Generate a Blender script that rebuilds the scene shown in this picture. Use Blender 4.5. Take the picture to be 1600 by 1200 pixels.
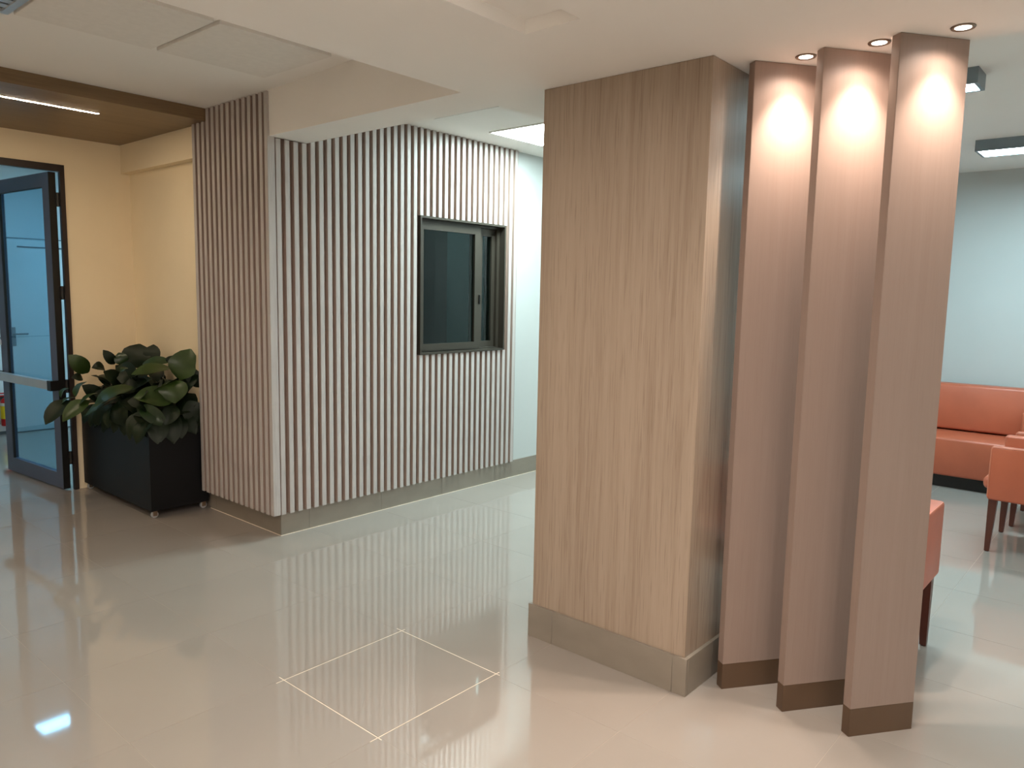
import bpy, bmesh, math, random
from mathutils import Vector, Matrix

for o in list(bpy.data.objects):
    bpy.data.objects.remove(o, do_unlink=True)
sc = bpy.context.scene
C = sc.collection
random.seed(7)

# ------------------------------------------------------------------ camera
CAM_H = 1.55
FPX = 1185.46
Rr = Vector((0.6552, -0.7552, 0.0190))
Rd = Vector((-0.0759, -0.0909, -0.9930))
Rf = Vector((0.7516, 0.6492, -0.1169))
cam = bpy.data.cameras.new('camera')
cam.sensor_width = 36.0
cam.lens = FPX / 1600 * 36.0
cam.clip_start = 0.05
cam_o = bpy.data.objects.new('camera', cam)
C.objects.link(cam_o)
cam_o.matrix_world = Matrix(((Rr.x, -Rd.x, -Rf.x, 0), (Rr.y, -Rd.y, -Rf.y, 0),
                             (Rr.z, -Rd.z, -Rf.z, CAM_H), (0, 0, 0, 1)))
sc.camera = cam_o

# ------------------------------------------------------------------ light levels
w = bpy.data.worlds.new('world'); sc.world = w; w.use_nodes = True
w.node_tree.nodes['Background'].inputs[0].default_value = (0.5, 0.5, 0.5, 1)
w.node_tree.nodes['Background'].inputs[1].default_value = 0.05
sc.view_settings.view_transform = 'Standard'
sc.view_settings.look = 'None'
sc.view_settings.exposure = 0.0
sc.view_settings.gamma = 1.0
sc.view_settings.use_curve_mapping = False

L_CORRIDOR = ((0.80, 1.0, 1.0), 66.0)
L_LOUNGE = ((0.66, 0.92, 1.0), 62.0)
L_BACKROOM = ((0.42, 0.79, 1.0), 33.0)
L_STRIP = ((1.0, 0.80, 0.58), 155.0)
L_COVE = ((1.0, 0.86, 0.75), 40.0)
L_FILL = ((1.0, 0.88, 0.79), 500.0)      # added foyer fill lights, unseen, around and behind the camera
SPOT_W = 68.0
SPOT_C = (1.0, 0.83, 0.70)

# ------------------------------------------------------------------ materials
def s2l(c):
    return tuple(((v / 255) / 12.92 if v / 255 <= 0.04045 else ((v / 255 + 0.055) / 1.055) ** 2.4) for v in c)

def mat(name, rgb, rough=0.5, spec=0.5, var=0.06, scale=(6, 6, 6), bump=0.0, metal=0.0, coat=0.0,
        detail=4.0, rgb2=None, bscale=None):
    m = bpy.data.materials.new(name); m.use_nodes = True
    nt = m.node_tree; b = nt.nodes['Principled BSDF']
    b.inputs['Roughness'].default_value = rough
    b.inputs['Specular IOR Level'].default_value = spec
    b.inputs['Metallic'].default_value = metal
    b.inputs['Coat Weight'].default_value = coat
    b.inputs['Coat Roughness'].default_value = 0.15
    c = s2l(rgb)
    tc = nt.nodes.new('ShaderNodeTexCoord')
    mp = nt.nodes.new('ShaderNodeMapping'); mp.inputs['Scale'].default_value = scale
    nz = nt.nodes.new('ShaderNodeTexNoise'); nz.inputs['Scale'].default_value = 1.0
    nz.inputs['Detail'].default_value = detail
    rp = nt.nodes.new('ShaderNodeValToRGB')
    c2 = s2l(rgb2) if rgb2 else tuple(v * (1 - 2 * var) for v in c)
    rp.color_ramp.elements[0].position = 0.35; rp.color_ramp.elements[0].color = (*c2, 1)
    rp.color_ramp.elements[1].position = 0.65; rp.color_ramp.elements[1].color = (*c, 1)
    L = nt.links.new
    L(tc.outputs['Object'], mp.inputs['Vector']); L(mp.outputs[0], nz.inputs['Vector'])
    L(nz.outputs[0], rp.inputs[0]); L(rp.outputs[0], b.inputs['Base Color'])
    if bump:
        bp = nt.nodes.new('ShaderNodeBump'); bp.inputs['Strength'].default_value = bump
        bp.inputs['Distance'].default_value = 0.002
        if bscale:
            n2 = nt.nodes.new('ShaderNodeTexNoise'); n2.inputs['Scale'].default_value = bscale
            L(tc.outputs['Object'], n2.inputs['Vector']); L(n2.outputs[0], bp.inputs['Height'])
        else:
            L(nz.outputs[0], bp.inputs['Height'])
        L(bp.outputs[0], b.inputs['Normal'])
    return m

def emit(name, col, strength):
    m = bpy.data.materials.new(name); m.use_nodes = True
    nt = m.node_tree; nt.nodes.clear()
    o = nt.nodes.new('ShaderNodeOutputMaterial'); e = nt.nodes.new('ShaderNodeEmission')
    e.inputs[0].default_value = (*col, 1); e.inputs[1].default_value = strength
    nt.links.new(e.outputs[0], o.inputs[0])
    return m

def glass(name, tint, rough=0.0, ior=1.45):
    """thin pane: transparent with a tint plus fresnel reflection"""
    m = bpy.data.materials.new(name); m.use_nodes = True
    nt = m.node_tree; nt.nodes.clear()
    o = nt.nodes.new('ShaderNodeOutputMaterial')
    t = nt.nodes.new('ShaderNodeBsdfTransparent'); t.inputs[0].default_value = (*tint, 1)
    g = nt.nodes.new('ShaderNodeBsdfGlossy'); g.inputs['Roughness'].default_value = rough
    g.inputs[0].default_value = (0.9, 0.97, 1, 1)
    f = nt.nodes.new('ShaderNodeFresnel'); f.inputs[0].default_value = ior
    x = nt.nodes.new('ShaderNodeMixShader')
    ge = nt.nodes.new('ShaderNodeNewGeometry')
    inv = nt.nodes.new('ShaderNodeMath'); inv.operation = 'SUBTRACT'; inv.inputs[0].default_value = 1.0
    mul = nt.nodes.new('ShaderNodeMath'); mul.operation = 'MULTIPLY'
    nt.links.new(ge.outputs['Backfacing'], inv.inputs[1]); nt.links.new(inv.outputs[0], mul.inputs[0])
    nt.links.new(f.outputs[0], mul.inputs[1])
    nt.links.new(mul.outputs[0], x.inputs[0]); nt.links.new(t.outputs[0], x.inputs[1])
    nt.links.new(g.outputs[0], x.inputs[2]); nt.links.new(x.outputs[0], o.inputs[0])
    return m

def wood(name, light, mid, dark, rough=0.3, spec=0.5, axis='z', sc=1.0, fleck=0.6):
    """laminate with long grain streaks along one axis"""
    m = bpy.data.materials.new(name); m.use_nodes = True
    nt = m.node_tree; b = nt.nodes['Principled BSDF']; L = nt.links.new
    b.inputs['Roughness'].default_value = rough; b.inputs['Specular IOR Level'].default_value = spec
    tc = nt.nodes.new('ShaderNodeTexCoord')
    def noise(scl, det, dist=0.0):
        mp = nt.nodes.new('ShaderNodeMapping')
        k = [scl * sc] * 3
        k['xyz'.index(axis)] = scl * sc * 0.035
        mp.inputs['Scale'].default_value = k
        n = nt.nodes.new('ShaderNodeTexNoise'); n.inputs['Scale'].default_value = 1.0
        n.inputs['Detail'].default_value = det; n.inputs['Distortion'].default_value = dist
        L(tc.outputs['Object'], mp.inputs[0]); L(mp.outputs[0], n.inputs['Vector'])
        return n
    n1 = noise(14, 5, 0.6); n2 = noise(70, 3, 0.2); n3 = noise(170, 2)
    r1 = nt.nodes.new('ShaderNodeValToRGB'); e = r1.color_ramp.elements
    e[0].position = 0.30; e[0].color = (*s2l(dark), 1)
    e[1].position = 0.72; e[1].color = (*s2l(light), 1)
    k = e.new(0.5); k.color = (*s2l(mid), 1)
    mx = nt.nodes.new('ShaderNodeMix'); mx.data_type = 'FLOAT'; mx.inputs[0].default_value = 0.45
    L(n1.outputs[0], mx.inputs[2]); L(n2.outputs[0], mx.inputs[3])
    L(mx.outputs[0], r1.inputs[0])
    r3 = nt.nodes.new('ShaderNodeValToRGB'); q = r3.color_ramp.elements
    q[0].position = 0.30; q[0].color = (0.72, 0.70, 0.68, 1); q[1].position = 0.45; q[1].color = (1, 1, 1, 1)
    L(n3.outputs[0], r3.inputs[0])
    mc = nt.nodes.new('ShaderNodeMix'); mc.data_type = 'RGBA'; mc.blend_type = 'MULTIPLY'
    mc.inputs[0].default_value = fleck
    L(r1.outputs[0], mc.inputs[6]); L(r3.outputs[0], mc.inputs[7])
    L(mc.outputs[2], b.inputs['Base Color'])
    bp = nt.nodes.new('ShaderNodeBump'); bp.inputs['Strength'].default_value = 0.12
    bp.inputs['Distance'].default_value = 0.001
    L(n3.outputs[0], bp.inputs['Height']); L(bp.outputs[0], b.inputs['Normal'])
    return m

M = {}
M['ceiling'] = mat('ceiling_paint', (240, 237, 232), 0.85, 0.2, 0.01, (2, 2, 2))
M['ceiling_tile'] = mat('ceiling_board', (232, 228, 222), 0.85, 0.2, 0.02, (30, 30, 30))
M['white_wall'] = mat('white_wall_paint', (188, 192, 190), 0.7, 0.3, 0.01, (3, 3, 3))
M['cream_wall'] = mat('cream_wall_paint', (240, 224, 192), 0.75, 0.3, 0.015, (3, 3, 3))
M['foyer_wall'] = mat('foyer_wall_paint', (238, 232, 222), 0.8, 0.3, 0.02, (2, 2, 2))
M['panel_white'] = mat('white_panel', (222, 228, 230), 0.45, 0.4, 0.01, (3, 3, 3))
M['groove'] = mat('panel_groove', (96, 112, 122), 0.7, 0.3, 0.02)
M['tile'] = mat('polished_porcelain', (158, 150, 142), 0.045, 0.8, 0.02, (1.7, 1.7, 1.7), detail=6)
M['grout'] = mat('grout', (178, 167, 152), 0.8, 0.2, 0.05, (20, 20, 20))
M['grout_light'] = mat('pale_grout', (240, 226, 206), 0.6, 0.3, 0.05, (20, 20, 20))
M['base_tile'] = mat('grey_skirting_tile', (138, 129, 117), 0.32, 0.5, 0.06, (5, 5, 9), detail=6)
M['fin_base'] = mat('brown_skirting', (92, 71, 53), 0.4, 0.5, 0.06, (5, 5, 5))
M['pillar'] = wood('oak_laminate', (168, 151, 134), (159, 142, 125), (144, 126, 109), 0.27, 0.5)
M['fin'] = wood('taupe_laminate', (149, 130, 120), (146, 127, 117), (142, 122, 112), 0.42, 0.4, fleck=0.12)
M['timber'] = wood('timber_soffit_laminate', (136, 112, 82), (126, 103, 75), (112, 91, 65), 0.38, 0.45, axis='x')
M['slat'] = wood('slat_laminate', (188, 183, 179), (184, 178, 174), (176, 168, 163), 0.45, 0.4)
M['slat_side'] = mat('slat_groove_sides', (168, 149, 138), 0.55, 0.35, 0.05, (40, 40, 2))  # groove shade put into the colour, darker than the slat faces
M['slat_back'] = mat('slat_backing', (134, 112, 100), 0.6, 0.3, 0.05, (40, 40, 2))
M['bronze'] = mat('bronze_aluminium', (66, 61, 53), 0.38, 0.5, 0.02, (3, 3, 3), metal=0.3)
M['dark_bronze'] = mat('dark_bronze', (50, 44, 40), 0.45, 0.4, 0.02)
M['door_frame'] = mat('dark_brown_aluminium', (44, 34, 30), 0.4, 0.5, 0.02)
M['door_leaf'] = mat('slate_aluminium', (92, 98, 120), 0.4, 0.5, 0.02, metal=0.2)
M['black'] = mat('black_plastic', (18, 17, 17), 0.4, 0.5, 0.03)
M['silver'] = mat('brushed_silver', (205, 210, 214), 0.32, 0.5, 0.02, metal=0.55)
M['planter'] = mat('black_planter', (15, 16, 19), 0.42, 0.3, 0.05, (4, 4, 4))
M['soil'] = mat('soil', (40, 30, 22), 0.95, 0.1, 0.2, (40, 40, 40), bump=0.5)
M['leather'] = mat('orange_leather', (186, 96, 66), 0.40, 0.6, 0.05, (5, 5, 5), bump=0.06, bscale=220)
M['piping'] = mat('leather_piping', (200, 120, 92), 0.35, 0.5, 0.03)
M['leg_wood'] = mat('dark_walnut_leg', (84, 42, 30), 0.35, 0.5, 0.08, (30, 30, 4))
M['lamp_body'] = mat('grey_lamp_housing', (118, 132, 140), 0.4, 0.5, 0.02)
M['chrome'] = mat('satin_nickel', (150, 130, 112), 0.3, 0.5, 0.02, metal=0.8)
M['red'] = mat('extinguisher_red', (196, 24, 22), 0.3, 0.5, 0.02)
M['yellow'] = mat('yellow_label', (240, 206, 40), 0.4, 0.4, 0.03)
M['paper'] = mat('label_white', (236, 232, 222), 0.5, 0.3, 0.02)
M['glass_door'] = glass('door_glass', (0.62, 0.77, 0.85), 0.0)
M['glass_win'] = glass('window_glass', (0.60, 0.74, 0.73), 0.01)
M['office'] = mat('office_wall', (96, 122, 124), 0.8, 0.3, 0.02)
M['office_dark'] = mat('office_cabinet', (52, 58, 54), 0.6, 0.3, 0.03)
M['e_corr'] = emit('corridor_panel_light', *L_CORRIDOR)
M['e_lounge'] = emit('lounge_lamp_light', *L_LOUNGE)
M['e_back'] = emit('back_room_light', *L_BACKROOM)
M['e_office'] = emit('office_lamp_light', (0.8, 1.0, 1.0), 5.0)
M['e_strip'] = emit('strip_light', *L_STRIP)
M['e_cove'] = emit('cove_light', *L_COVE)
M['e_down'] = emit('downlight_light', *L_FILL)
M['e_spot'] = emit('spot_light_face', (1.0, 0.93, 0.84), 9.0)

def leaf_mat(name, top, under):
    m = mat(name, top, 0.34, 0.45, 0.18, (9, 9, 9), bump=0.25, bscale=28)
    return m
M['leaf'] = leaf_mat('leaf_green', (35, 58, 24), None)
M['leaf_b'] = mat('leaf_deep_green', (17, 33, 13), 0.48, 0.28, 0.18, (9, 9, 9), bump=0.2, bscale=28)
M['leaf_c'] = leaf_mat('leaf_olive', (50, 71, 28), None)
M['stem'] = mat('leaf_stem', (70, 92, 48), 0.5, 0.4, 0.05)

# ------------------------------------------------------------------ helpers
def V(*a): return Vector(a)

def link(name, me, m, parent=None, loc=None):
    o = bpy.data.objects.new(name, me); C.objects.link(o)
    if m is not None and not me.materials:
        me.materials.append(M[m] if isinstance(m, str) else m)
    if parent is not None: o.parent = parent
    if loc is not None: o.location = loc
    return o

def wloc(o):
    p = Vector((0, 0, 0))
    while o is not None:
        p += o.location; o = o.parent
    return p

def finish(bm, name, m, parent=None, org=None, smooth=False):
    """bm is in world coordinates; the object sits at org (default: parent's place)"""
    base = wloc(parent) if parent is not None else Vector((0, 0, 0))
    at = Vector(org) if org is not None else base
    bmesh.ops.translate(bm, verts=bm.verts, vec=-at)
    bmesh.ops.recalc_face_normals(bm, faces=bm.faces)
    me = bpy.data.meshes.new(name); bm.to_mesh(me); bm.free()
    if smooth:
        for p in me.polygons: p.use_smooth = True
        try: me.set_sharp_from_angle(angle=math.radians(40))
        except Exception: pass
    return link(name, me, m, parent, at - base)

def add_box(bm, x0, x1, y0, y1, z0, z1, bevel=0.0, seg=2):
    r = bmesh.ops.create_cube(bm, size=1.0)
    vs = r['verts']
    for v in vs:
        v.co = Vector(((x0 + x1) / 2 + v.co.x * (x1 - x0), (y0 + y1) / 2 + v.co.y * (y1 - y0),
                       (z0 + z1) / 2 + v.co.z * (z1 - z0)))
    if bevel:
        es = set()
        for v in vs: es.update(v.link_edges)
        bmesh.ops.bevel(bm, geom=list(es), offset=bevel, segments=seg, affect='EDGES', profile=0.5)

def box(name, x0, x1, y0, y1, z0, z1, m, parent=None, bevel=0.0, seg=2, org=None):
    bm = bmesh.new(); add_box(bm, x0, x1, y0, y1, z0, z1, bevel, seg)
    return finish(bm, name, m, parent, org, smooth=bevel > 0)

def add_prism(bm, pts, z0, z1):
    a = [bm.verts.new((p[0], p[1], z0)) for p in pts]
    b = [bm.verts.new((p[0], p[1], z1)) for p in pts]
    n = len(pts)
    bm.faces.new(a[::-1]); bm.faces.new(b)
    for i in range(n):
        bm.faces.new((a[i], a[(i + 1) % n], b[(i + 1) % n], b[i]))

def prism(name, pts, z0, z1, m, parent=None, bevel=0.0, org=None):
    bm = bmesh.new(); add_prism(bm, pts, z0, z1)
    if bevel: bmesh.ops.bevel(bm, geom=list(bm.edges), offset=bevel, segments=2, affect='EDGES')
    return finish(bm, name, m, parent, org, smooth=bevel > 0)

def add_lathe(bm, prof, c, axis='z', n=24):
    rings = []
    for r, h in prof:
        ring = []
        for i in range(n):
            a = 2 * math.pi * i / n
            p = (r * math.cos(a), r * math.sin(a), h)
            if axis == 'x': p = (h, p[0], p[1])
            elif axis == 'y': p = (p[0], h, p[1])
            ring.append(bm.verts.new((c[0] + p[0], c[1] + p[1], c[2] + p[2])))
        rings.append(ring)
    for a, b in zip(rings, rings[1:]):
        for i in range(n): bm.faces.new((a[i], a[(i + 1) % n], b[(i + 1) % n], b[i]))
    if prof[0][0] > 1e-6: bm.faces.new(rings[0][::-1])
    if prof[-1][0] > 1e-6: bm.faces.new(rings[-1])
    bmesh.ops.remove_doubles(bm, verts=bm.verts, dist=1e-6)

def lathe(name, prof, c, m, parent=None, axis='z', n=24, org=None):
    bm = bmesh.new(); add_lathe(bm, prof, c, axis, n)
    return finish(bm, name, m, parent, org, smooth=True)

def add_tube(bm, pts, r, n=8):
    rings = []
    pts = [Vector(p) for p in pts]
    for i, p in enumerate(pts):
        d = (pts[min(i + 1, len(pts) - 1)] - pts[max(i - 1, 0)]).normalized()
        up = Vector((0, 0, 1)) if abs(d.z) < 0.9 else Vector((1, 0, 0))
        a = d.cross(up).normalized(); b = d.cross(a)
        rr = r[i] if isinstance(r, (list, tuple)) else r
        rings.append([bm.verts.new(p + rr * (math.cos(t) * a + math.sin(t) * b))
                      for t in [2 * math.pi * k / n for k in range(n)]])
    for a, b in zip(rings, rings[1:]):
        for i in range(n): bm.faces.new((a[i], a[(i + 1) % n], b[(i + 1) % n], b[i]))
    bm.faces.new(rings[0][::-1]); bm.faces.new(rings[-1])

def tube(name, pts, r, m, parent=None, n=8, org=None):
    bm = bmesh.new(); add_tube(bm, pts, r, n)
    return finish(bm, name, m, parent, org, smooth=True)

def thing(name, loc, label, cat, group=None):
    o = bpy.data.objects.new(name, None); C.objects.link(o); o.location = loc
    o.empty_display_size = 0.1
    return tag(o, label, cat, group)

def tag(o, label, cat, group=None):
    o['label'] = label; o['category'] = cat
    if group: o['group'] = group
    return o

def struct(o, label=None):
    o['kind'] = 'structure'
    if label: o['label'] = label
    return o

def sanchor(name, loc=(0, 0, 0)):
    o = bpy.data.objects.new(name, None); C.objects.link(o); o.location = loc
    o['kind'] = 'structure'
    return o

# ------------------------------------------------------------------ key dimensions (metres; floor z = 0)
CEIL = 2.712          # plain ceiling
SOF = 2.412           # dropped soffit
YW, XW = 4.15, 2.59   # faces of the skirting of the slatted block
YS, XS = 4.125, 2.525 # outer faces of the slats
YB = 6.25             # cream wall with the glass door
XL, XR, YR = -3.6, 9.4, -3.6

# ------------------------------------------------------------------ floor
floor = struct(box('floor', XL, XR, YR, 9.2, -0.12, -0.0006, 'grout'))
GX0, GY0, P, G = 1.0, 1.365, 0.60, 0.0008

def in_view(x, y):
    d = Vector((x, y, -CAM_H))
    z = d.dot(Rf)
    if z < 0.3: return None
    u = 800 + FPX * d.dot(Rr) / z; v = 600 + FPX * d.dot(Rd) / z
    return (u, v, z)

tb = bmesh.new(); add_box(tb, -P / 2 + G, P / 2 - G, -P / 2 + G, P / 2 - G, -0.009, 0.0)
tme = bpy.data.meshes.new('floor_tile'); tb.to_mesh(tme); tb.free(); tme.materials.append(M['tile'])
cells, rest = [], []
for i in range(-8, 15):
    for j in range(-9, 14):
        x0, y0 = GX0 + i * P, GY0 + j * P
        if x0 > XR or y0 > 9.1 or x0 + P < XL or y0 + P < YR: continue
        cx, cy = x0 + P / 2, y0 + P / 2
        vis = False
        for dx in (-.3, 0, .3):
            for dy in (-.3, 0, .3):
                q = in_view(cx + dx, cy + dy)
                if q and -20 < q[0] < 1620 and q[1] < 1220: vis = True
        # hidden behind the slatted block, the far side of the walls
        if vis and (cx > 2.95 and cy > 4.5): vis = False
        if vis and cy > 4.5 and cx > 2.95: vis = False
        if vis and cx > 8.0 and cy < 2.2: vis = False
        (cells if vis else rest).append((cx, cy))
cells.sort(key=lambda c: c[0] ** 2 + c[1] ** 2)
rest += cells[300:]; cells = cells[:300]
for k, (cx, cy) in enumerate(cells):
    link('floor_tile', tme, None, floor, (cx, cy, 0))
rb = bmesh.new()
for cx, cy in rest:
    add_box(rb, cx - P / 2 + G, cx + P / 2 - G, cy - P / 2 + G, cy + P / 2 - G, -0.009, 0.0)
ro = finish(rb, 'floor_tiles', 'tile', floor); ro['kind'] = 'stuff'
# the re-laid tile in the middle of the floor has wider pale joints that overshoot its corners
fx0, fx1, fy0, fy1, t = 1.595, 2.212, 1.967, 2.554, 0.0016
for a in (fx0, fx1):
    box('grout_line', a - t, a + t, fy0 - 0.02, fy1 + 0.035, 0.0, 0.0004, 'grout_light', floor)
for a in (fy0, fy1):
    box('grout_line', fx0 - 0.035, fx1 + 0.02, a - t, a + t, 0.0, 0.0004, 'grout_light', floor)

# ------------------------------------------------------------------ ceilings
ceil = struct(box('ceiling', XL, XR, YR, YB + 0.05, CEIL, CEIL + 0.1, 'ceiling'))
# dropped soffit with a shallow light slot
TX0, TX1, TY0, TY1 = -2.6, 2.013, 1.485, 1.712
SXR = 2.97
sb = bmesh.new()
add_box(sb, XL, SXR, TY1, 2.405, SOF, CEIL)
add_box(sb, TX1, SXR, TY0, TY1, SOF, CEIL)
add_box(sb, XL, TX0, TY0, TY1, SOF, CEIL)
add_box(sb, XL, SXR, YR, TY0, SOF, CEIL)
add_box(sb, TX0, TX1, TY0, TY1, SOF + 0.045, CEIL)
add_box(sb, 2.67, XR, 2.405, 2.436, SOF, CEIL)
add_box(sb, SXR, XR, 2.2, 2.405, SOF, CEIL)
struct(finish(sb, 'ceiling_soffit', 'ceiling'))
# beam from the soffit to the slatted wall
bb = bmesh.new()
lo = [bb.verts.new(p) for p in ((2.41, 2.405, SOF), (2.672, 2.405, SOF), (2.81, 4.145, 2.455), (2.541, 4.145, 2.455))]
hi = [bb.verts.new((v.co.x, v.co.y, CEIL)) for v in lo]
bb.faces.new(lo[::-1]); bb.faces.new(hi)
for i in range(4): bb.faces.new((lo[i], lo[(i + 1) % 4], hi[(i + 1) % 4], hi[i]))
struct(finish(bb, 'ceiling_beam', 'ceiling'))
# square ceiling boards dropped a little below the plain ceiling
for x0, x1 in ((1.158, 1.737), (1.763, 2.343)):
    box('ceiling_panel', x0, x1, 3.238, 3.845, CEIL - 0.018, CEIL, 'ceiling_tile', ceil, bevel=0.002, seg=1)
# hatch seam of the corridor ceiling
box('ceiling_panel', 3.62, 4.118, 3.24, 3.86, CEIL - 0.003, CEIL, 'ceiling', ceil)

# ------------------------------------------------------------------ walls
WX0, WX1, WZ0, WZ1 = 3.735, 4.66, 1.10, 2.10      # window opening
wb = bmesh.new()
add_box(wb, 2.60, WX0, 4.16, 4.34, 0, CEIL)
add_box(wb, WX1, XR, 4.16, 4.34, 0, CEIL)
add_box(wb, WX0, WX1, 4.16, 4.34, 0, WZ0)
add_box(wb, WX0, WX1, 4.16, 4.34, WZ1, CEIL)
wall_c = struct(finish(wb, 'wall_center', 'white_wall'), 'white corridor wall carrying vertical slat cladding and a window')
# cream side wall behind the planter (upper part stands proud)
cb = bmesh.new()
add_box(cb, 2.62, 2.78, 4.34, YB + 0.02, 0, CEIL)
add_box(cb, 2.555, 2.63, 5.05, YB + 0.02, 2.425, CEIL)
add_box(cb, 2.60, 2.63, 4.34, 5.05, 0, CEIL)
wall_l = struct(finish(cb, 'wall_left', 'cream_wall'))
# cream back wall with the doorway
DX0, DX1, DZ = 0.45, 2.150, 2.43
db = bmesh.new()
add_box(db, DX1, 2.78, YB, YB + 0.12, 0, CEIL)
add_box(db, XL, DX0, YB, YB + 0.12, 0, CEIL)
add_box(db, DX0, DX1, YB, YB + 0.12, DZ, CEIL)
struct(finish(db, 'wall_back', 'cream_wall'))
# the rest of the shell
struct(box('wall_outer_left', XL - 0.1, XL, YR, YB + 0.1, 0, CEIL, 'foyer_wall'))
struct(box('wall_rear', XL, XR, YR - 0.1, YR, 0, CEIL, 'foyer_wall'))
wall_r = struct(box('wall_right', 7.90, 8.02, YR, 2.25, 0, CEIL, 'white_wall'))
struct(box('wall_corridor_end', XR, XR + 0.1, 2.2, 4.4, 0, CEIL, 'white_wall'))
struct(box('wall_lounge_partition', 5.6, XR, 2.25, 2.40, 0, CEIL, 'white_wall'))

# ------------------------------------------------------------------ slat cladding
def slat_mesh(w, d, h):
    bm = bmesh.new()
    k = 0.0025
    pts = [(-w / 2, d), (-w / 2, k), (-w / 2 + k, 0), (w / 2 - k, 0), (w / 2, k), (w / 2, d)]
    add_prism(bm, pts, 0, h)
    bmesh.ops.recalc_face_normals(bm, faces=bm.faces)
    me = bpy.data.meshes.new('slat')
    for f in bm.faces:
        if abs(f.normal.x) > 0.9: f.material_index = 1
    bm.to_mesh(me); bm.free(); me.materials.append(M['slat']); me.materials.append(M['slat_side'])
    return me
SB = 0.143
sw, sd = 0.0335, 0.026
me_full = slat_mesh(sw, sd, CEIL - SB - 0.002)
me_up = slat_mesh(sw, sd, CEIL - WZ1 - 0.004)
me_dn = slat_mesh(sw, sd, WZ0 - SB - 0.002)
me_beam = slat_mesh(sw, sd, 2.448 - SB)
me_tim = slat_mesh(sw, sd, 2.632 - SB)
# front face
bk = bmesh.new()
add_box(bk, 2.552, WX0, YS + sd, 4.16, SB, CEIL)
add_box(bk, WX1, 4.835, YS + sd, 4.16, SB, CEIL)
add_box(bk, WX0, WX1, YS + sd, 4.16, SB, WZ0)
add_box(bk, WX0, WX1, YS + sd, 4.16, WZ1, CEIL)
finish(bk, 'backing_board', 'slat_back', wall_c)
pitch = 0.0608
x = 2.598
n = 0
while x < 4.84:
    if WX0 - 0.012 < x - sw / 2 + 0.014 and x + sw / 2 - 0.014 < WX1 + 0.012:
        link('slat', me_up, None, wall_c, (x, YS, WZ1 + 0.003))
        link('slat', me_dn, None, wall_c, (x, YS, SB))
    elif 2.56 < x < 2.83:
        link('slat', me_beam, None, wall_c, (x, YS, SB))
    else:
        link('slat', me_full, None, wall_c, (x, YS, SB))
    x += pitch
# corner post
box('corner_slat', XS, XS + 0.050, YS, YS + 0.034, SB, CEIL - 0.002, 'slat', wall_c, bevel=0.002, seg=1)
# left face
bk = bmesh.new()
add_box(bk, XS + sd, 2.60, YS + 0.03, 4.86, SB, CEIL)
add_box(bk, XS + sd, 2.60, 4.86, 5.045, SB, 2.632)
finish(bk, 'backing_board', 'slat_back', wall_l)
y = 4.200
while y < 5.05:
    o = link('slat', me_tim if y > 4.845 else me_full, None, wall_l, (XS, y, SB))
    o.rotation_euler = (0, 0, -math.pi / 2)
    y += 0.0635
# skirting of grey tiles, one object each
bs = sanchor('baseboard_center', (2.59, 4.15, 0))
xs = [2.59, 2.80]
while xs[-1] < XR: xs.append(xs[-1] + 0.6)
for a, b in zip(xs, xs[1:]):
    box('skirting_tile', a + 0.0008, min(b, XR) - 0.0008, YW, 4.1605, 0, 0.143, 'base_tile', bs)
bs = sanchor('baseboard_left', (2.59, 4.15, 0))
ys = [YW + 0.0115, 4.365, 4.965, 5.05, 5.65, YB]
for a, b in zip(ys, ys[1:]):
    xx = 2.59 if b < 5.06 else 2.608
    box('skirting_tile', xx, 2.6205 if a > 5.0 else 2.6005, a + 0.0008, b - 0.0008, 0, 0.143, 'base_tile', bs)

box('grout_line', 2.5885, 2.5899, YW - 0.001, 5.05, 0, 0.004, 'grout_light', bs)
bs = bpy.data.objects['baseboard_center']
box('grout_line', 2.5885, XR, YW - 0.0016, YW - 0.0001, 0, 0.004, 'grout_light', bs)

# ------------------------------------------------------------------ timber bulkhead with strip light
FY, TZ = 4.86, 2.634
struct(box('trim_1', XL, 2.555, FY, YB, TZ, CEIL - 0.001, 'timber'), 'wood laminate bulkhead above the glass door')
st = thing('strip_light', (0.2, 5.235, TZ), 'long thin glowing strip light set in the wooden bulkhead over the door', 'strip light')
box('channel', -1.6, 2.024, 5.222, 5.246, TZ - 0.0008, TZ + 0.001, 'chrome', st)
box('diffuser', -1.59, 2.018, 5.2255, 5.2425, TZ - 0.0014, TZ - 0.0009, 'e_strip', st)

# ------------------------------------------------------------------ luminaires
# corridor panel
p = thing('ceiling_panel_light', (4.43, 3.54, CEIL), 'bright square ceiling panel light in corridor beside wooden pillar', 'ceiling light')
fb = bmesh.new()
x0, x1, y0, y1 = 4.13, 4.73, 3.235, 3.835
for a in ((x0, x1, y0, y0 + .012), (x0, x1, y1 - .012, y1), (x0, x0 + .012, y0 + .012, y1 - .012), (x1 - .012, x1, y0 + .012, y1 - .012)):
    add_box(fb, *a, CEIL - 0.01, CEIL)
finish(fb, 'frame', 'ceiling_tile', p)
box('diffuser', x0 + .012, x1 - .012, y0 + .012, y1 - .012, CEIL - 0.007, CEIL - 0.002, 'e_corr', p)
# an added second one further along, hidden by the pillar from here
p = thing('ceiling_panel_light', (7.0, 3.3, CEIL), 'square ceiling panel light at the far end of the corridor', 'ceiling light')
box('frame', 6.7, 7.3, 3.0, 3.6, CEIL - 0.006, CEIL, 'ceiling_tile', p)
box('diffuser', 6.712, 7.288, 3.012, 3.588, CEIL - 0.010, CEIL - 0.0061, 'e_corr', p)

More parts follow.
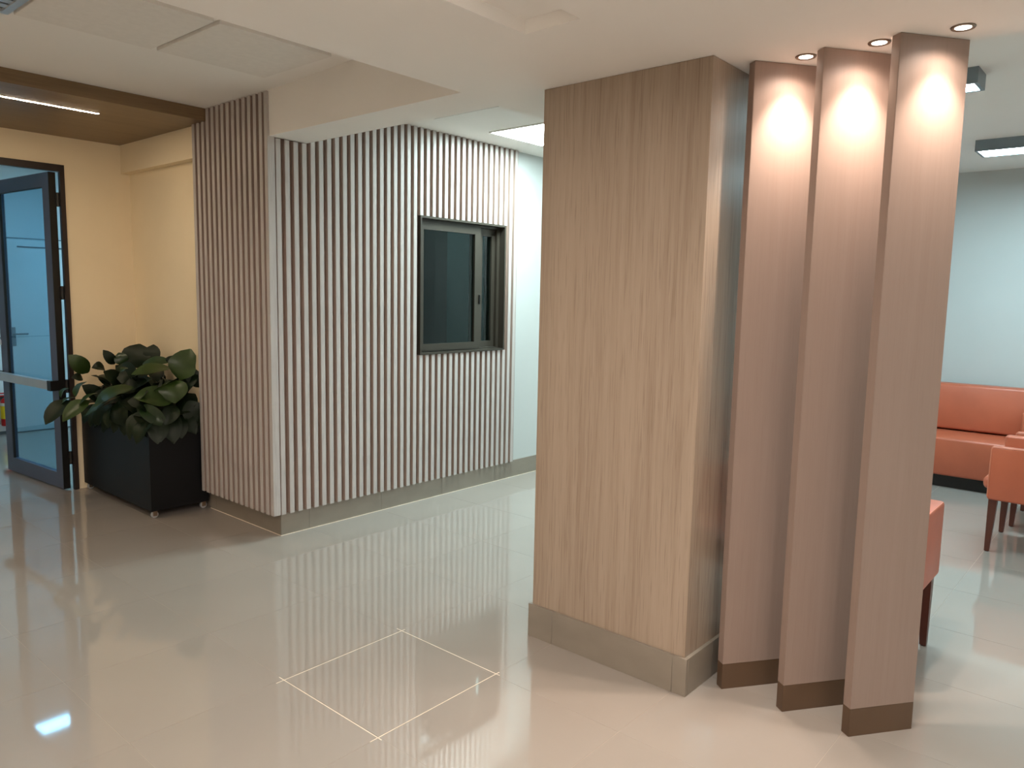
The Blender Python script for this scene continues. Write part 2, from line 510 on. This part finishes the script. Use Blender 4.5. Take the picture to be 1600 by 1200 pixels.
def box_lamp(x0, x1, y0, y1, label):
    p = thing('surface_lamp', ((x0 + x1) / 2, (y0 + y1) / 2, CEIL), label, 'ceiling light', 'grey box lamps on the lounge ceiling')
    z0, z1, t = CEIL - 0.078, CEIL, 0.018
    b = bmesh.new()
    add_box(b, x0, x1, y0, y0 + t, z0, z1); add_box(b, x0, x1, y1 - t, y1, z0, z1)
    add_box(b, x0, x0 + t, y0 + t, y1 - t, z0, z1); add_box(b, x1 - t, x1, y0 + t, y1 - t, z0, z1)
    add_box(b, x0 + t, x1 - t, y0 + t, y1 - t, z1 - 0.012, z1)
    finish(b, 'housing', 'lamp_body', p)
    box('diffuser', x0 + t, x1 - t, y0 + t, y1 - t, z0 + 0.004, z0 + 0.012, 'e_lounge', p)
box_lamp(4.43, 4.62, 0.83, 2.03, 'grey box lamp on the lounge ceiling right beside the rightmost fin')
box_lamp(6.40, 6.70, -0.05, 1.18, 'grey box lamp on the lounge ceiling above the sofa')
box_lamp(4.43, 4.62, -2.6, -1.4, 'grey box lamp on the lounge ceiling nearest the rear wall')  # added lamp out of view, for more lounge light

def back_lamp(x0, x1, y0, y1, label):
    p = thing('back_room_lamp', ((x0 + x1) / 2, (y0 + y1) / 2, 2.75), label, 'ceiling light')
    box('frame', x0, x1, y0, y1, 2.738, 2.75, 'panel_white', p)
    for k in range(2):
        a = y0 + 0.02 + k * (y1 - y0 - 0.02) / 2
        box('diffuser', x0 + 0.02, x1 - 0.02, a, a + (y1 - y0) / 2 - 0.03, 2.734, 2.7379, 'e_back', p)
back_lamp(2.19, 2.58, 7.82, 8.06, 'twin cold white ceiling lamp in the room behind the glass door')
back_lamp(0.9, 1.25, 7.25, 7.37, 'cold white ceiling lamp just behind the glass door')  # added lamp, unseen, for cold light on the floor and leaves
back_lamp(2.95, 4.15, 6.9, 7.3, 'cold white ceiling lamp further right in the room behind the glass door')  # added lamp, unseen, lights the room clear of the floor reflection

# ------------------------------------------------------------------ lounge fins with their spots
FDIR = Vector((math.cos(math.radians(-36)), math.sin(math.radians(-36)), 0))
FNRM = Vector((-FDIR.y, FDIR.x, 0))        # away from the camera side
names = ['leftmost tall taupe fin panel, right next to the wooden pillar',
         'middle one of the three tall taupe fin panels',
         'rightmost tall taupe fin panel, nearest the lounge chairs']
snames = ['lit recessed spotlight in front of the fin next to the pillar',
          'lit recessed spotlight in front of the middle fin',
          'lit recessed spotlight in front of the rightmost fin']
for k, (fx, fy, sx, sy) in enumerate(((2.735, 1.226, 2.801, 1.068), (2.736, 0.981, 2.798, 0.823), (2.735, 0.740, 2.803, 0.578))):
    o = Vector((fx, fy, 0))
    fwid = 0.265 if k == 2 else 0.282
    q = [o, o + FDIR * fwid, o + FDIR * fwid + FNRM * 0.040, o + FNRM * 0.040]
    f = thing('partition_fin', (fx, fy, 0), names[k], 'partition', 'tall fins between foyer and lounge')
    prism('panel', [(v.x, v.y) for v in q], 0.104, SOF - 0.001, 'fin', f, bevel=0.0012)
    prism('skirting', [(v.x, v.y) for v in q], 0.0, 0.104, 'fin_base', f, bevel=0.0008)
    s = thing('recessed_spotlight', (sx, sy, SOF), snames[k], 'spotlight', 'recessed spotlights above the fins')
    lathe('trim_ring', [(0.036, -0.002), (0.034, -0.005), (0.026, -0.004), (0.024, -0.001), (0.036, -0.0005)], (sx, sy, SOF), 'chrome', s, n=28)
    lathe('lamp_face', [(0.0, -0.0032), (0.0235, -0.0032), (0.0235, -0.001), (0.0, -0.001)], (sx, sy, SOF), 'e_spot', s, n=24)
    for cone, watt in ((86, SPOT_W * (0.75 if k == 2 else 1.0)), (150, 8.5)):      # beam and stray light of the bulb
        ld = bpy.data.lights.new('spot_bulb', 'SPOT'); ld.energy = watt; ld.color = SPOT_C
        ld.spot_size = math.radians(cone); ld.spot_blend = 1.0; ld.shadow_soft_size = 0.02
        lo_ = bpy.data.objects.new('bulb', ld); C.objects.link(lo_); lo_.parent = s; lo_.location = (0, 0, -0.012)
# warm fill lights added out of view in the foyer soffit, around and behind the camera
for k, (dx, dy) in enumerate(((0.95, 1.15), (-0.3, 0.9), (0.2, -0.9), (-1.6, -0.6), (-1.5, -2.5), (-0.1, -2.7))):
    s = thing('foyer_downlight', (dx, dy, SOF), ['round warm downlight in the soffit between camera and slatted wall',
        'round warm downlight in the soffit just left of the camera', 'round warm downlight in the soffit just behind the camera',
        'round warm downlight by the outer left wall', 'round warm downlight at the rear left of the foyer',
        'round warm downlight at the rear right of the foyer'][k], 'downlight', 'warm foyer downlights')
    lathe('trim_ring', [(0.095, -0.001), (0.092, -0.008), (0.082, -0.006), (0.080, -0.001), (0.095, -0.0005)], (dx, dy, SOF), 'panel_white', s, n=28)
    lathe('lamp_face', [(0.0, -0.004), (0.079, -0.004), (0.079, -0.001), (0.0, -0.001)], (dx, dy, SOF), 'e_down', s, n=24)
# LED tape hidden behind the near edge of the slot
s = thing('cove_strip', (-0.4, 1.50, SOF + 0.045), 'warm light strip hidden in the ceiling slot', 'strip light')
box('tape', -2.5, 1.50, 1.490, 1.510, SOF + 0.039, SOF + 0.0449, 'e_cove', s)

# ------------------------------------------------------------------ pillar
px0, px1, py0, py1 = 2.591, 3.35, 1.318, 2.088
p = thing('pillar', ((px0 + px1) / 2, (py0 + py1) / 2, 0), 'square pillar clad in light oak laminate with grey tile skirting', 'pillar')
box('cladding', px0, px1, py0, py1, 0.15, SOF - 0.001, 'pillar', p, bevel=0.001, seg=1)
bx0, by0, bx1, by1, bt = px0 - 0.013, py0 - 0.015, px1 + 0.013, py1 + 0.015, 0.153
for a, b in ((by0, 1.365), (1.365, 1.965), (1.965, by1)):
    box('skirting_tile', bx0, px0 + 0.004, a + 0.0006, b - 0.0006, 0, bt, 'base_tile', p, bevel=0.0008, seg=1)
    box('skirting_tile', px1 - 0.004, bx1, a + 0.0006, b - 0.0006, 0, bt, 'base_tile', p, bevel=0.0008, seg=1)
for a, b in ((px0 + 0.004, 2.80), (2.80, px1 - 0.004)):
    box('skirting_tile', a + 0.0006, b - 0.0006, by0, py0 + 0.004, 0, bt, 'base_tile', p, bevel=0.0008, seg=1)
    box('skirting_tile', a + 0.0006, b - 0.0006, py1 - 0.004, by1, 0, bt, 'base_tile', p, bevel=0.0008, seg=1)

# ------------------------------------------------------------------ window in the slatted wall
win = struct(bpy.data.objects.new('window_1', None), 'bronze sliding window with dark glass in the slatted wall')
C.objects.link(win); win.location = (WX0, YS, WZ0)
yf = YS - 0.008       # casing front
t = 0.014
b = bmesh.new()
add_box(b, WX0, WX1, yf, 4.34, WZ1 - t, WZ1); add_box(b, WX0, WX1, yf, 4.34, WZ0, WZ0 + t)
add_box(b, WX0, WX0 + t, yf, 4.34, WZ0 + t, WZ1 - t); add_box(b, WX1 - t, WX1, yf, 4.34, WZ0 + t, WZ1 - t)
finish(b, 'casing', 'bronze', win)
def frame_rect(name, x0, x1, z0, z1, y0, y1, wl, wr, wt, wbm, m, parent):
    b = bmesh.new()
    add_box(b, x0, x0 + wl, y0, y1, z0, z1); add_box(b, x1 - wr, x1, y0, y1, z0, z1)
    add_box(b, x0 + wl, x1 - wr, y0, y1, z1 - wt, z1); add_box(b, x0 + wl, x1 - wr, y0, y1, z0, z0 + wbm)
    return finish(b, name, m, parent)
ix0, ix1, iz0, iz1 = WX0 + t, WX1 - t, WZ0 + t, WZ1 - t
sy0 = YS + 0.045
frame_rect('track', ix0, ix1, iz0, iz1, sy0 + 0.005, sy0 + 0.095, 0.012, 0.03, 0.018, 0.012, 'bronze', win)
sx1 = 4.405
sash = frame_rect('sash', ix0 + 0.004, sx1, iz0 + 0.010, iz1 - 0.02, sy0 - 0.012, sy0 + 0.022, 0.05, 0.062, 0.055, 0.05, 'bronze', win)
box('pane', ix0 + 0.054, sx1 - 0.062, sy0 + 0.004, sy0 + 0.008, iz0 + 0.06, iz1 - 0.075, 'glass_win', sash)
hb = bmesh.new(); add_box(hb, sx1 - 0.018, sx1 - 0.004, sy0 - 0.024, sy0 - 0.012, 1.47, 1.545, 0.004)
finish(hb, 'latch', 'black', sash)
sash2 = frame_rect('sash', sx1 - 0.05, ix1 - 0.012, iz0 + 0.010, iz1 - 0.02, sy0 + 0.03, sy0 + 0.064, 0.115, 0.055, 0.055, 0.05, 'bronze', win)
box('pane', sx1 + 0.065, ix1 - 0.067, sy0 + 0.045, sy0 + 0.049, iz0 + 0.06, iz1 - 0.075, 'glass_win', sash2)
# room behind the window
ob = bmesh.new()
add_box(ob, 2.8, 7.4, 6.1, 6.2, 0, CEIL); add_box(ob, 7.3, 7.4, 4.34, 6.1, 0, CEIL)
struct(finish(ob, 'wall_office', 'office'))
ol = thing('office_lamp', (5.9, 5.2, CEIL), 'dim square ceiling lamp in the room behind the window', 'ceiling light')  # added lamp, unseen, to light the wall behind the window
box('frame', 5.6, 6.2, 4.9, 5.5, CEIL - 0.006, CEIL, 'ceiling_tile', ol)
box('diffuser', 5.612, 6.188, 4.912, 5.488, CEIL - 0.010, CEIL - 0.0061, 'e_office', ol)
cbn = thing('tall_cabinet', (5.0, 5.6, 0), 'dark tall cabinet seen dimly through the window glass', 'cabinet')  # added dark shape that makes the left half of the glass dark
box('body', 4.30, 5.38, 5.55, 6.0, 0.06, 2.3, 'office_dark', cbn, bevel=0.004)
for a, bq in ((4.305, 4.837), (4.843, 5.375)):
    d = box('door', a, bq, 5.53, 5.55, 0.08, 2.28, 'office_dark', cbn, bevel=0.002)
box('plinth', 4.33, 5.35, 5.57, 5.98, 0, 0.06, 'black', cbn)

# ------------------------------------------------------------------ glass door
dr = struct(bpy.data.objects.new('door_1', None), 'open glass door with slate aluminium frame and silver push bar')
C.objects.link(dr); dr.location = (2.1, YB, 0)
b = bmesh.new(); fw = 0.032
add_box(b, DX1 - fw, DX1, YB - 0.012, YB + 0.024, 0, DZ)
add_box(b, DX0, DX0 + fw, YB - 0.012, YB + 0.024, 0, DZ)
add_box(b, DX0 + fw, DX1 - fw, YB - 0.012, YB + 0.024, DZ - 0.05, DZ)
finish(b, 'door_frame', 'door_frame', dr)
# leaf: swings about the far edge of the right jamb
hinge = Vector((2.074, YB + 0.015, 0)); tip = Vector((1.990, YB + 1.035, 0))
ld_ = (tip - hinge); LW = ld_.length; ld_.normalize(); ln = Vector((-ld_.y, ld_.x, 0))   # ln points to -x (towards the foyer view)
def leaf_box(name, a0, a1, d0, d1, z0, z1, m, parent):
    pts = [hinge + ld_ * a0 + ln * d0, hinge + ld_ * a1 + ln * d0, hinge + ld_ * a1 + ln * d1, hinge + ld_ * a0 + ln * d1]
    return prism(name, [(v.x, v.y) for v in pts], z0, z1, m, parent)
LT, LB = 2.375, 0.012
leafb = bmesh.new()
def leafadd(a0, a1, d0, d1, z0, z1):
    pts = [hinge + ld_ * a0 + ln * d0, hinge + ld_ * a1 + ln * d0, hinge + ld_ * a1 + ln * d1, hinge + ld_ * a0 + ln * d1]
    add_prism(leafb, [(v.x, v.y) for v in pts], z0, z1)
leafadd(0.008, 0.115, -0.022, 0.022, LB, LT); leafadd(LW - 0.115, LW, -0.022, 0.022, LB, LT)
leafadd(0.115, LW - 0.115, -0.022, 0.022, LT - 0.10, LT); leafadd(0.115, LW - 0.115, -0.022, 0.022, LB, LB + 0.115)
lf = finish(leafb, 'door_leaf', 'door_leaf', dr)
leaf_box('edge_profile', 0.0, 0.008, -0.024, 0.024, LB, LT, 'black', lf)
leaf_box('pane', 0.115, LW - 0.115, -0.004, 0.004, LB + 0.115, LT - 0.10, 'glass_door', lf)
leaf_box('glazing_bead', LW - 0.127, LW - 0.115, 0.004, 0.02, LB + 0.115, LT - 0.10, 'black', lf)
leaf_box('glazing_bead', 0.127, LW - 0.127, 0.004, 0.018, LT - 0.106, LT - 0.10, 'black', lf)
leaf_box('push_bar', 0.02, LW + 0.05, 0.035, 0.075, 0.775, 0.84, 'silver', lf)
leaf_box('bar_end', 0.0, 0.06, 0.022, 0.082, 0.77, 0.845, 'black', lf)
leaf_box('bar_end', LW - 0.03, LW + 0.03, 0.022, 0.034, 0.77, 0.845, 'black', lf)
leaf_box('latch', LW - 0.012, LW - 0.002, 0.022, 0.03, 1.06, 1.10, 'silver', lf)
for hz in (2.18, 1.50, 0.80, 0.25):
    hb = bmesh.new(); add_lathe(hb, [(0.0, -0.05), (0.013, -0.05), (0.013, 0.05), (0.0, 0.05)], (2.106, YB + 0.012, hz), n=12)
    add_box(hb, 2.092, 2.120, YB + 0.004, YB + 0.02, hz - 0.04, hz + 0.04)
    finish(hb, 'hinge', 'black', dr)

# ------------------------------------------------------------------ room behind the door
struct(box('ceiling_back_room', XL, 4.4, YB + 0.12, 9.25, 2.75, 2.85, 'panel_white'))
BY = 9.13
wallb = struct(box('wall_far', XL, 4.4, BY, BY + 0.1, 0, 2.75, 'panel_white'))
struct(box('wall_far_side', 4.3, 4.4, YB + 0.12, BY, 0, 2.75, 'panel_white'))
for zz in (1.005, 2.035):
    box('panel_joint', XL, 2.50, BY - 0.0012, BY, zz - 0.006, zz + 0.006, 'groove', wallb)
    box('panel_joint', 2.515, 4.3, BY - 0.0012, BY, zz - 0.006, zz + 0.006, 'groove', wallb)
d2 = struct(bpy.data.objects.new('door_2', None), 'white flush door with lever handle seen through the glass')
C.objects.link(d2); d2.location = (2.5, BY, 0)
dl = box('door_leaf', 2.508, 3.40, BY - 0.02, BY - 0.0012, 0.01, 2.03, 'panel_white', d2, bevel=0.002)
box('top_seal', 2.655, 3.38, BY - 0.026, BY - 0.02, 1.94, 1.955, 'groove', dl)
box('handle_plate', 2.565, 2.60, BY - 0.028, BY - 0.02, 0.92, 1.115, 'lamp_body', dl, bevel=0.002)
tube('lever', [(2.582, BY - 0.02, 1.045), (2.582, BY - 0.07, 1.045), (2.60, BY - 0.075, 1.045), (2.70, BY - 0.075, 1.045)], 0.009, 'lamp_body', dl)
struct(box('baseboard_far', XL, 4.3, BY - 0.006, BY - 0.0001, 0, 0.03, 'groove'))
# extinguisher hanging on the far wall
ex = thing('fire_extinguisher', (2.465, BY - 0.07, 0.10), 'small red fire extinguisher with yellow label behind the glass door', 'extinguisher')
c = (2.465, BY - 0.075, 0.10)
lathe('cylinder', [(0.0, 0), (0.052, 0.0), (0.056, 0.012), (0.056, 0.245), (0.044, 0.275), (0.02, 0.292), (0.02, 0.31), (0.0, 0.31)], c, 'red', ex)
lathe('label_band', [(0.0566, 0.075), (0.0568, 0.076), (0.0568, 0.205), (0.0566, 0.206)], c, 'yellow', ex)
lathe('label_band', [(0.0566, 0.208), (0.0568, 0.209), (0.0568, 0.238), (0.0566, 0.239)], c, 'paper', ex)
hb = bmesh.new(); add_box(hb, 2.40, 2.49, BY - 0.085, BY - 0.065, 0.405, 0.418, 0.003); add_box(hb, 2.41, 2.49, BY - 0.085, BY - 0.065, 0.432, 0.444, 0.003)
finish(hb, 'handle', 'red', ex)
tube('hose', [(2.45, BY - 0.075, 0.41), (2.41, BY - 0.08, 0.38), (2.385, BY - 0.08, 0.30), (2.38, BY - 0.08, 0.20), (2.39, BY - 0.08, 0.12)], 0.009, 'black', ex)
box('bracket', 2.43, 2.50, BY - 0.022, BY - 0.001, 0.14, 0.40, 'black', ex)

# ------------------------------------------------------------------ planter
PX0, PX1, PY0, PY1, PZ0, PZ1 = 2.182, 2.585, 5.066, 6.222, 0.052, 0.595
pl = thing('planter_box', ((PX0 + PX1) / 2, (PY0 + PY1) / 2, 0), 'black rectangular planter box on casters beside the glass door', 'planter')
b = bmesh.new(); wt = 0.018
add_box(b, PX0, PX1, PY0, PY0 + wt, PZ0, PZ1); add_box(b, PX0, PX1, PY1 - wt, PY1, PZ0, PZ1)
add_box(b, PX0, PX0 + wt, PY0 + wt, PY1 - wt, PZ0, PZ1); add_box(b, PX1 - wt, PX1, PY0 + wt, PY1 - wt, PZ0, PZ1)
add_box(b, PX0 + wt, PX1 - wt, PY0 + wt, PY1 - wt, PZ0, PZ0 + 0.02)
finish(b, 'box_body', 'planter', pl)
box('soil', PX0 + wt, PX1 - wt, PY0 + wt, PY1 - wt, PZ1 - 0.08, PZ1 - 0.05, 'soil', pl)
for cx in (PX0 + 0.03, PX1 - 0.03):
    for cy in (PY0 + 0.03, PY1 - 0.03):
        cs = lathe('caster', [(0.0, -0.010), (0.021, -0.010), (0.024, -0.006), (0.024, 0.006), (0.021, 0.010), (0.0, 0.010)], (cx, cy - 0.004, 0.024), 'silver', pl, axis='y', n=18)
        b = bmesh.new(); add_box(b, cx - 0.018, cx + 0.018, cy - 0.018, cy + 0.012, 0.046, 0.052)
        add_box(b, cx - 0.014, cx + 0.014, cy - 0.018, cy - 0.0155, 0.016, 0.046); add_box(b, cx - 0.014, cx + 0.014, cy + 0.0075, cy + 0.010, 0.016, 0.046)
        finish(b, 'caster_fork', 'chrome', cs)

# ------------------------------------------------------------------ plant: broad glossy leaves, each one a part
plant = thing('leafy_plant', (2.39, 5.6, PZ1 - 0.05), 'bushy plant with broad dark glossy green leaves in black planter', 'plant')
def leaf(base, tip, width, nrm, bulge=0.03, fold=0.25, wave=0.0, m='leaf', stem=True, rnd=0):
    base, tip, nrm = Vector(base), Vector(tip), Vector(nrm).normalized()
    ax = tip - base; L = ax.length; ax.normalize()
    nrm = (nrm - ax * nrm.dot(ax)).normalized(); side = ax.cross(nrm).normalized()
    bm = bmesh.new(); rows = []; n = 7
    prof = [0.12, 0.64, 0.92, 1.0, 0.97, 0.85, 0.58, 0.06]
    for i in range(n + 1):
        u = i / n
        c = base + ax * (L * u) + nrm * (bulge * 4 * u * (1 - u))
        hw = width / 2 * prof[i]
        row = []
        for k in (-1, -0.5, 0, 0.5, 1):
            lift = fold * abs(k) * hw - 0.10 * hw * (k * k)
            wv = wave * hw * math.sin(u * 9 + k * 2 + rnd) * abs(k)
            q = c + side * (k * hw) + nrm * (lift + wv)
            q.x = min(q.x, 2.606 + 0.003 * k); q.y = min(q.y, 6.235)
            if q.x > 2.50: q.y = max(q.y, 5.052 + 0.002 * k)
            row.append(bm.verts.new(q))
        rows.append(row)
    for a, b in zip(rows, rows[1:]):
        for k in range(4): bm.faces.new((a[k], a[k + 1], b[k + 1], b[k]))
    o = finish(bm, 'leaf', m, plant, org=base, smooth=True)
    for pq in o.data.polygons: pq.use_smooth = True
    return o
def px(u, v, Y):
    d = Rr * ((u - 800) / FPX) + Rd * ((v - 600) / FPX) + Rf
    return Vector((0, 0, CAM_H)) + d * (Y / d.y)
def zl(a, b): return 80 + a / 6.6667, 530 + b / 6.6667
TOC = Vector((-0.66, -0.72, 0.2))
# (base zoom px, tip zoom px, width px, base depth y, tip depth y, normal tweak, mat, bulge)
LV = [
 ((390, 345), (180, 165), 135, 5.86, 5.84, (-.5, -.7, .4), 'leaf_c', .02),
 ((660, 260), (540, 112), 85, 5.80, 5.80, (-.4, -.8, .3), 'leaf_b', .03),
 ((760, 270), (700, 140), 110, 5.75, 5.78, (-.4, -.8, .2), 'leaf', .02),
 ((880, 300), (920, 48), 240, 5.70, 5.74, (-.6, -.7, .1), 'leaf_b', .03),
 ((1050, 260), (1065, 55), 140, 5.62, 5.66, (-.6, -.7, .2), 'leaf_b', .02),
 ((950, 260), (1250, 235), 105, 5.55, 5.42, (-.5, -.5, .8), 'leaf', .02),
 ((1335, 420), (1455, 102), 225, 5.14, 5.12, (-.7, -.7, .15), 'leaf_c', .02),
 ((1250, 300), (835, 370), 130, 5.34, 5.38, (-.4, -.5, .9), 'leaf_c', .025),
 ((1290, 425), (1290, 668), 215, 5.12, 5.06, (-.6, -.7, .5), 'leaf_c', .025),
 ((1255, 650), (860, 610), 190, 5.10, 5.13, (-.5, -.6, .7), 'leaf_c', .03),
 ((920, 690), (1200, 895), 125, 5.16, 5.05, (-.6, -.7, .4), 'leaf', .02),
 ((1300, 700), (1185, 895), 130, 5.08, 5.045, (-.5, -.8, .3), 'leaf_b', .02),
 ((860, 500), (455, 675), 160, 5.36, 5.42, (-.6, -.3, .9), 'leaf', .03),
 ((720, 590), (350, 805), 85, 5.44, 5.46, (-.7, -.2, .8), 'leaf', .02),
 ((480, 560), (290, 690), 60, 5.60, 5.60, (-.7, -.1, .9), 'leaf', .02),
 ((400, 640), (120, 860), 130, 5.62, 5.62, (-.7, -.6, .4), 'leaf_c', .03),
 ((200, 640), (-60, 890), 150, 5.80, 5.76, (-.7, -.6, .35), 'leaf_b', .03),
 ((380, 440), (255, 600), 120, 5.70, 5.66, (-.8, .0, .8), 'leaf', .03),
 ((190, 510), (100, 610), 70, 5.85, 5.84, (-.8, -.1, .7), 'leaf', .02),
 ((250, 610), (90, 690), 60, 5.78, 5.80, (-.8, .0, .8), 'leaf', .02),
 ((620, 720), (590, 920), 60, 5.40, 5.36, (-.8, -.3, .3), 'leaf_b', .02),
 ((700, 650), (780, 900), 170, 5.40, 5.33, (-.8, -.5, .2), 'leaf_b', .03),
 ((1430, 640), (1540, 890), 170, 5.10, 5.055, (-.4, -.9, .2), 'leaf_b', .02),
 ((1400, 300), (1580, 500), 120, 5.14, 5.10, (-.5, -.8, .4), 'leaf_b', .02),
 ((1250, 260), (1265, 170), 90, 5.30, 5.30, (-.5, -.8, .3), 'leaf_b', .01),
 ((560, 330), (420, 300), 110, 5.80, 5.80, (-.5, -.5, .8), 'leaf_b', .02),
 ((720, 340), (800, 300), 60, 5.50, 5.50, (-.4, -.3, .9), 'leaf', .01),
 ((330, 420), (210, 400), 80, 5.86, 5.86, (-.6, -.5, .6), 'leaf_b', .02),
]
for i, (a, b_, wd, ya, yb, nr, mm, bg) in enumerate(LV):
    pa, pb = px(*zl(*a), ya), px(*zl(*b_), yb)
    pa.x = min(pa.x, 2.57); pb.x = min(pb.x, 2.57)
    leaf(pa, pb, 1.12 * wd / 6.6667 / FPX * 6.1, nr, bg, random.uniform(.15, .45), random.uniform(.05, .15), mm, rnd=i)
# inner leaves filling the crown, growing out of the soil
for i in range(190):
    a = random.uniform(0, 2 * math.pi)
    cx = random.uniform(2.22, 2.50); cy = random.uniform(5.14, 6.02)
    hgt = random.random()
    base = Vector((cx, cy, 0.58 + 0.27 * hgt))
    tipv = base + Vector((math.cos(a) * 0.16, math.sin(a) * 0.20, random.uniform(-0.10, 0.16) if hgt > .4 else random.uniform(-0.12, 0.05)))
    tipv.x = max(2.10, min(tipv.x, 2.54)); tipv.y = max(5.07, min(tipv.y, 6.10))
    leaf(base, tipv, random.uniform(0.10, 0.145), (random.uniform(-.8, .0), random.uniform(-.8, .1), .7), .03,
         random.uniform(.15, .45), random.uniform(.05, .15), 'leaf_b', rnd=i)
# leaves drooping over the rim
for i in range(22):
    if i < 14:
        yy = 5.10 + i * 0.072; b0 = Vector((2.24, yy, random.uniform(.66, .74))); t0 = Vector((2.12 + random.uniform(-.02, .02), yy + random.uniform(-.08, .05), random.uniform(.50, .60)))
        nn = (-.8, -.3, .5)
    else:
        xx = 2.25 + (i - 14) * 0.038; b0 = Vector((xx, 5.14, random.uniform(.66, .74))); t0 = Vector((xx + random.uniform(-.05, .03), 5.02, random.uniform(.50, .58)))
        nn = (-.3, -.8, .5)
    t0.x = min(t0.x, 2.50)
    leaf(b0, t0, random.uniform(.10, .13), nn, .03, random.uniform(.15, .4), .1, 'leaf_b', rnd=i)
for i in range(16):
    cx = random.uniform(2.30, 2.48); cy = random.uniform(5.25, 5.95)
    tube('stem', [(cx, cy, 0.53), (cx + random.uniform(-.03, .03), cy + random.uniform(-.03, .03), 0.64),
                  (cx + random.uniform(-.08, .04), cy + random.uniform(-.08, .08), random.uniform(.70, .80))], [.007, .006, .004], 'stem', plant, n=6)

# ------------------------------------------------------------------ tub chairs
def rounded(bm, x0, x1, y0, y1, z0, z1, r, seg=3): add_box(bm, x0, x1, y0, y1, z0, z1, r, seg)
def tub_chair(label):
    c = thing('tub_chair', (0, 0, 0), label, 'chair', 'orange leather chairs in the lounge')
    zb, zt, th = 0.335, 0.672, 0.075
    for s in (-1, 1):
        b = bmesh.new(); x0, x1 = (-0.30, -0.30 + th) if s < 0 else (0.30 - th, 0.30)
        rounded(b, x0, x1, -0.30, 0.285, zb, zt, 0.014)
        arm = finish(b, 'armrest', 'leather', c, smooth=True)
        e = -0.296 if s < 0 else 0.296
        tube('piping', [(e, -0.27, zt - 0.004), (e, 0.27, zt - 0.004), (e, 0.281, zt - 0.016), (e, 0.283, zb + 0.02)], 0.004, 'piping', arm, n=6)
    b = bmesh.new(); rounded(b, -0.226, 0.226, -0.30, -0.215, zb, zt, 0.014)
    finish(b, 'backrest', 'leather', c, smooth=True)
    b = bmesh.new(); rounded(b, -0.224, 0.224, -0.216, 0.27, zb, zb + 0.05, 0.008)
    finish(b, 'seat_base', 'leather', c, smooth=True)
    b = bmesh.new(); rounded(b, -0.222, 0.222, -0.214, 0.325, zb + 0.05, 0.465, 0.03, 4)
    finish(b, 'seat', 'leather', c, smooth=True)
    for sx in (-1, 1):
        for sy in (-1, 1):
            b = bmesh.new()
            def ring(cx, cy, h, z): return [b.verts.new((cx + q * h, cy + w_ * h, z)) for q, w_ in ((-1, -1), (1, -1), (1, 1), (-1, 1))]
            tx, ty = sx * 0.262, sy * 0.252
            r0 = ring(tx + sx * 0.006, ty + sy * 0.01, 0.0135, 0.004); r1 = ring(tx, ty, 0.024, zb + 0.01)
            b.faces.new(r0[::-1]); b.faces.new(r1)
            for k in range(4): b.faces.new((r0[k], r0[(k + 1) % 4], r1[(k + 1) % 4], r1[k]))
            lg = finish(b, 'leg', 'leg_wood', c)
            lathe('glide', [(0.0, 0.0), (0.012, 0.0), (0.012, 0.005), (0.0, 0.005)], (tx + sx * 0.006, ty + sy * 0.01, 0), 'black', lg, n=10)
    return c
def copy_tree(o, parent=None):
    k = o.copy(); C.objects.link(k); k.parent = parent
    for ch in list(o.children): copy_tree(ch, k)
    return k
proto = tub_chair('orange leather tub chair half hidden behind the rightmost fin')
spots = [((3.475, 0.99), math.pi / 2, None),
         ((5.755, 0.49), 0, 'orange leather tub chair in front of the sofa, nearer of the row'),
         ((6.50, 0.46), 0, 'orange leather tub chair farther back in the row, close to the sofa')]
chairs = [proto, copy_tree(proto), copy_tree(proto)]
for o, (xy, rz, lb) in zip(chairs, spots):
    o.location = (xy[0], xy[1], 0); o.rotation_euler = (0, 0, rz)
    if lb: o['label'] = lb

# ------------------------------------------------------------------ sofa
sf = thing('sofa', (7.5, 1.7, 0), 'long orange leather sofa with black plinth against the lounge wall', 'sofa')
SY0, SY1, SX0, SX1 = 0.70, 2.14, 7.13, 7.87
box('plinth', SX0 + 0.06, SX1 - 0.02, SY0 + 0.02, SY1 - 0.02, 0, 0.105, 'black', sf)
box('seat', SX0, SX1 - 0.16, SY0 + 0.13, SY1 - 0.13, 0.105, 0.425, 'leather', sf, bevel=0.02, seg=3)
b = bmesh.new(); add_box(b, -0.085, 0.085, SY0 + 0.13, SY1 - 0.13, 0, 0.46, 0.025, 3)
for v in b.verts: v.co = Vector((7.755 + v.co.x + 0.16 * v.co.z * 0.6 - 0.06, v.co.y, 0.435 + v.co.z * 0.87))
finish(b, 'backrest', 'leather', sf, smooth=True)
for a0, a1 in ((SY0, SY0 + 0.13), (SY1 - 0.13, SY1)):
    box('armrest', SX0 - 0.005, SX1, a0, a1, 0.105, 0.70, 'leather', sf, bevel=0.02, seg=3)

# ------------------------------------------------------------------ air diffuser peeking in at the top left
ad = thing('ceiling_diffuser', (0.84, 3.53, CEIL), 'metal framed square ceiling grille at the top left corner', 'grille')
b = bmesh.new()
x0, x1, y0, y1 = 0.54, 1.145, 3.22, 3.875
for a in ((x0, x1, y0, y0 + .03), (x0, x1, y1 - .03, y1), (x0, x0 + .03, y0 + .03, y1 - .03), (x1 - .03, x1, y0 + .03, y1 - .03)):
    add_box(b, *a, CEIL - 0.016, CEIL)
finish(b, 'frame', 'silver', ad)
box('opening', x0 + .03, x1 - .03, y0 + .03, y1 - .03, CEIL - 0.004, CEIL, 'black', ad)
for k in range(1, 9):
    yy = y0 + 0.03 + k * (y1 - y0 - 0.06) / 9
    box('louvre', x0 + .03, x1 - .03, yy - 0.022, yy + 0.022, CEIL - 0.012, CEIL - 0.008, 'silver', ad)
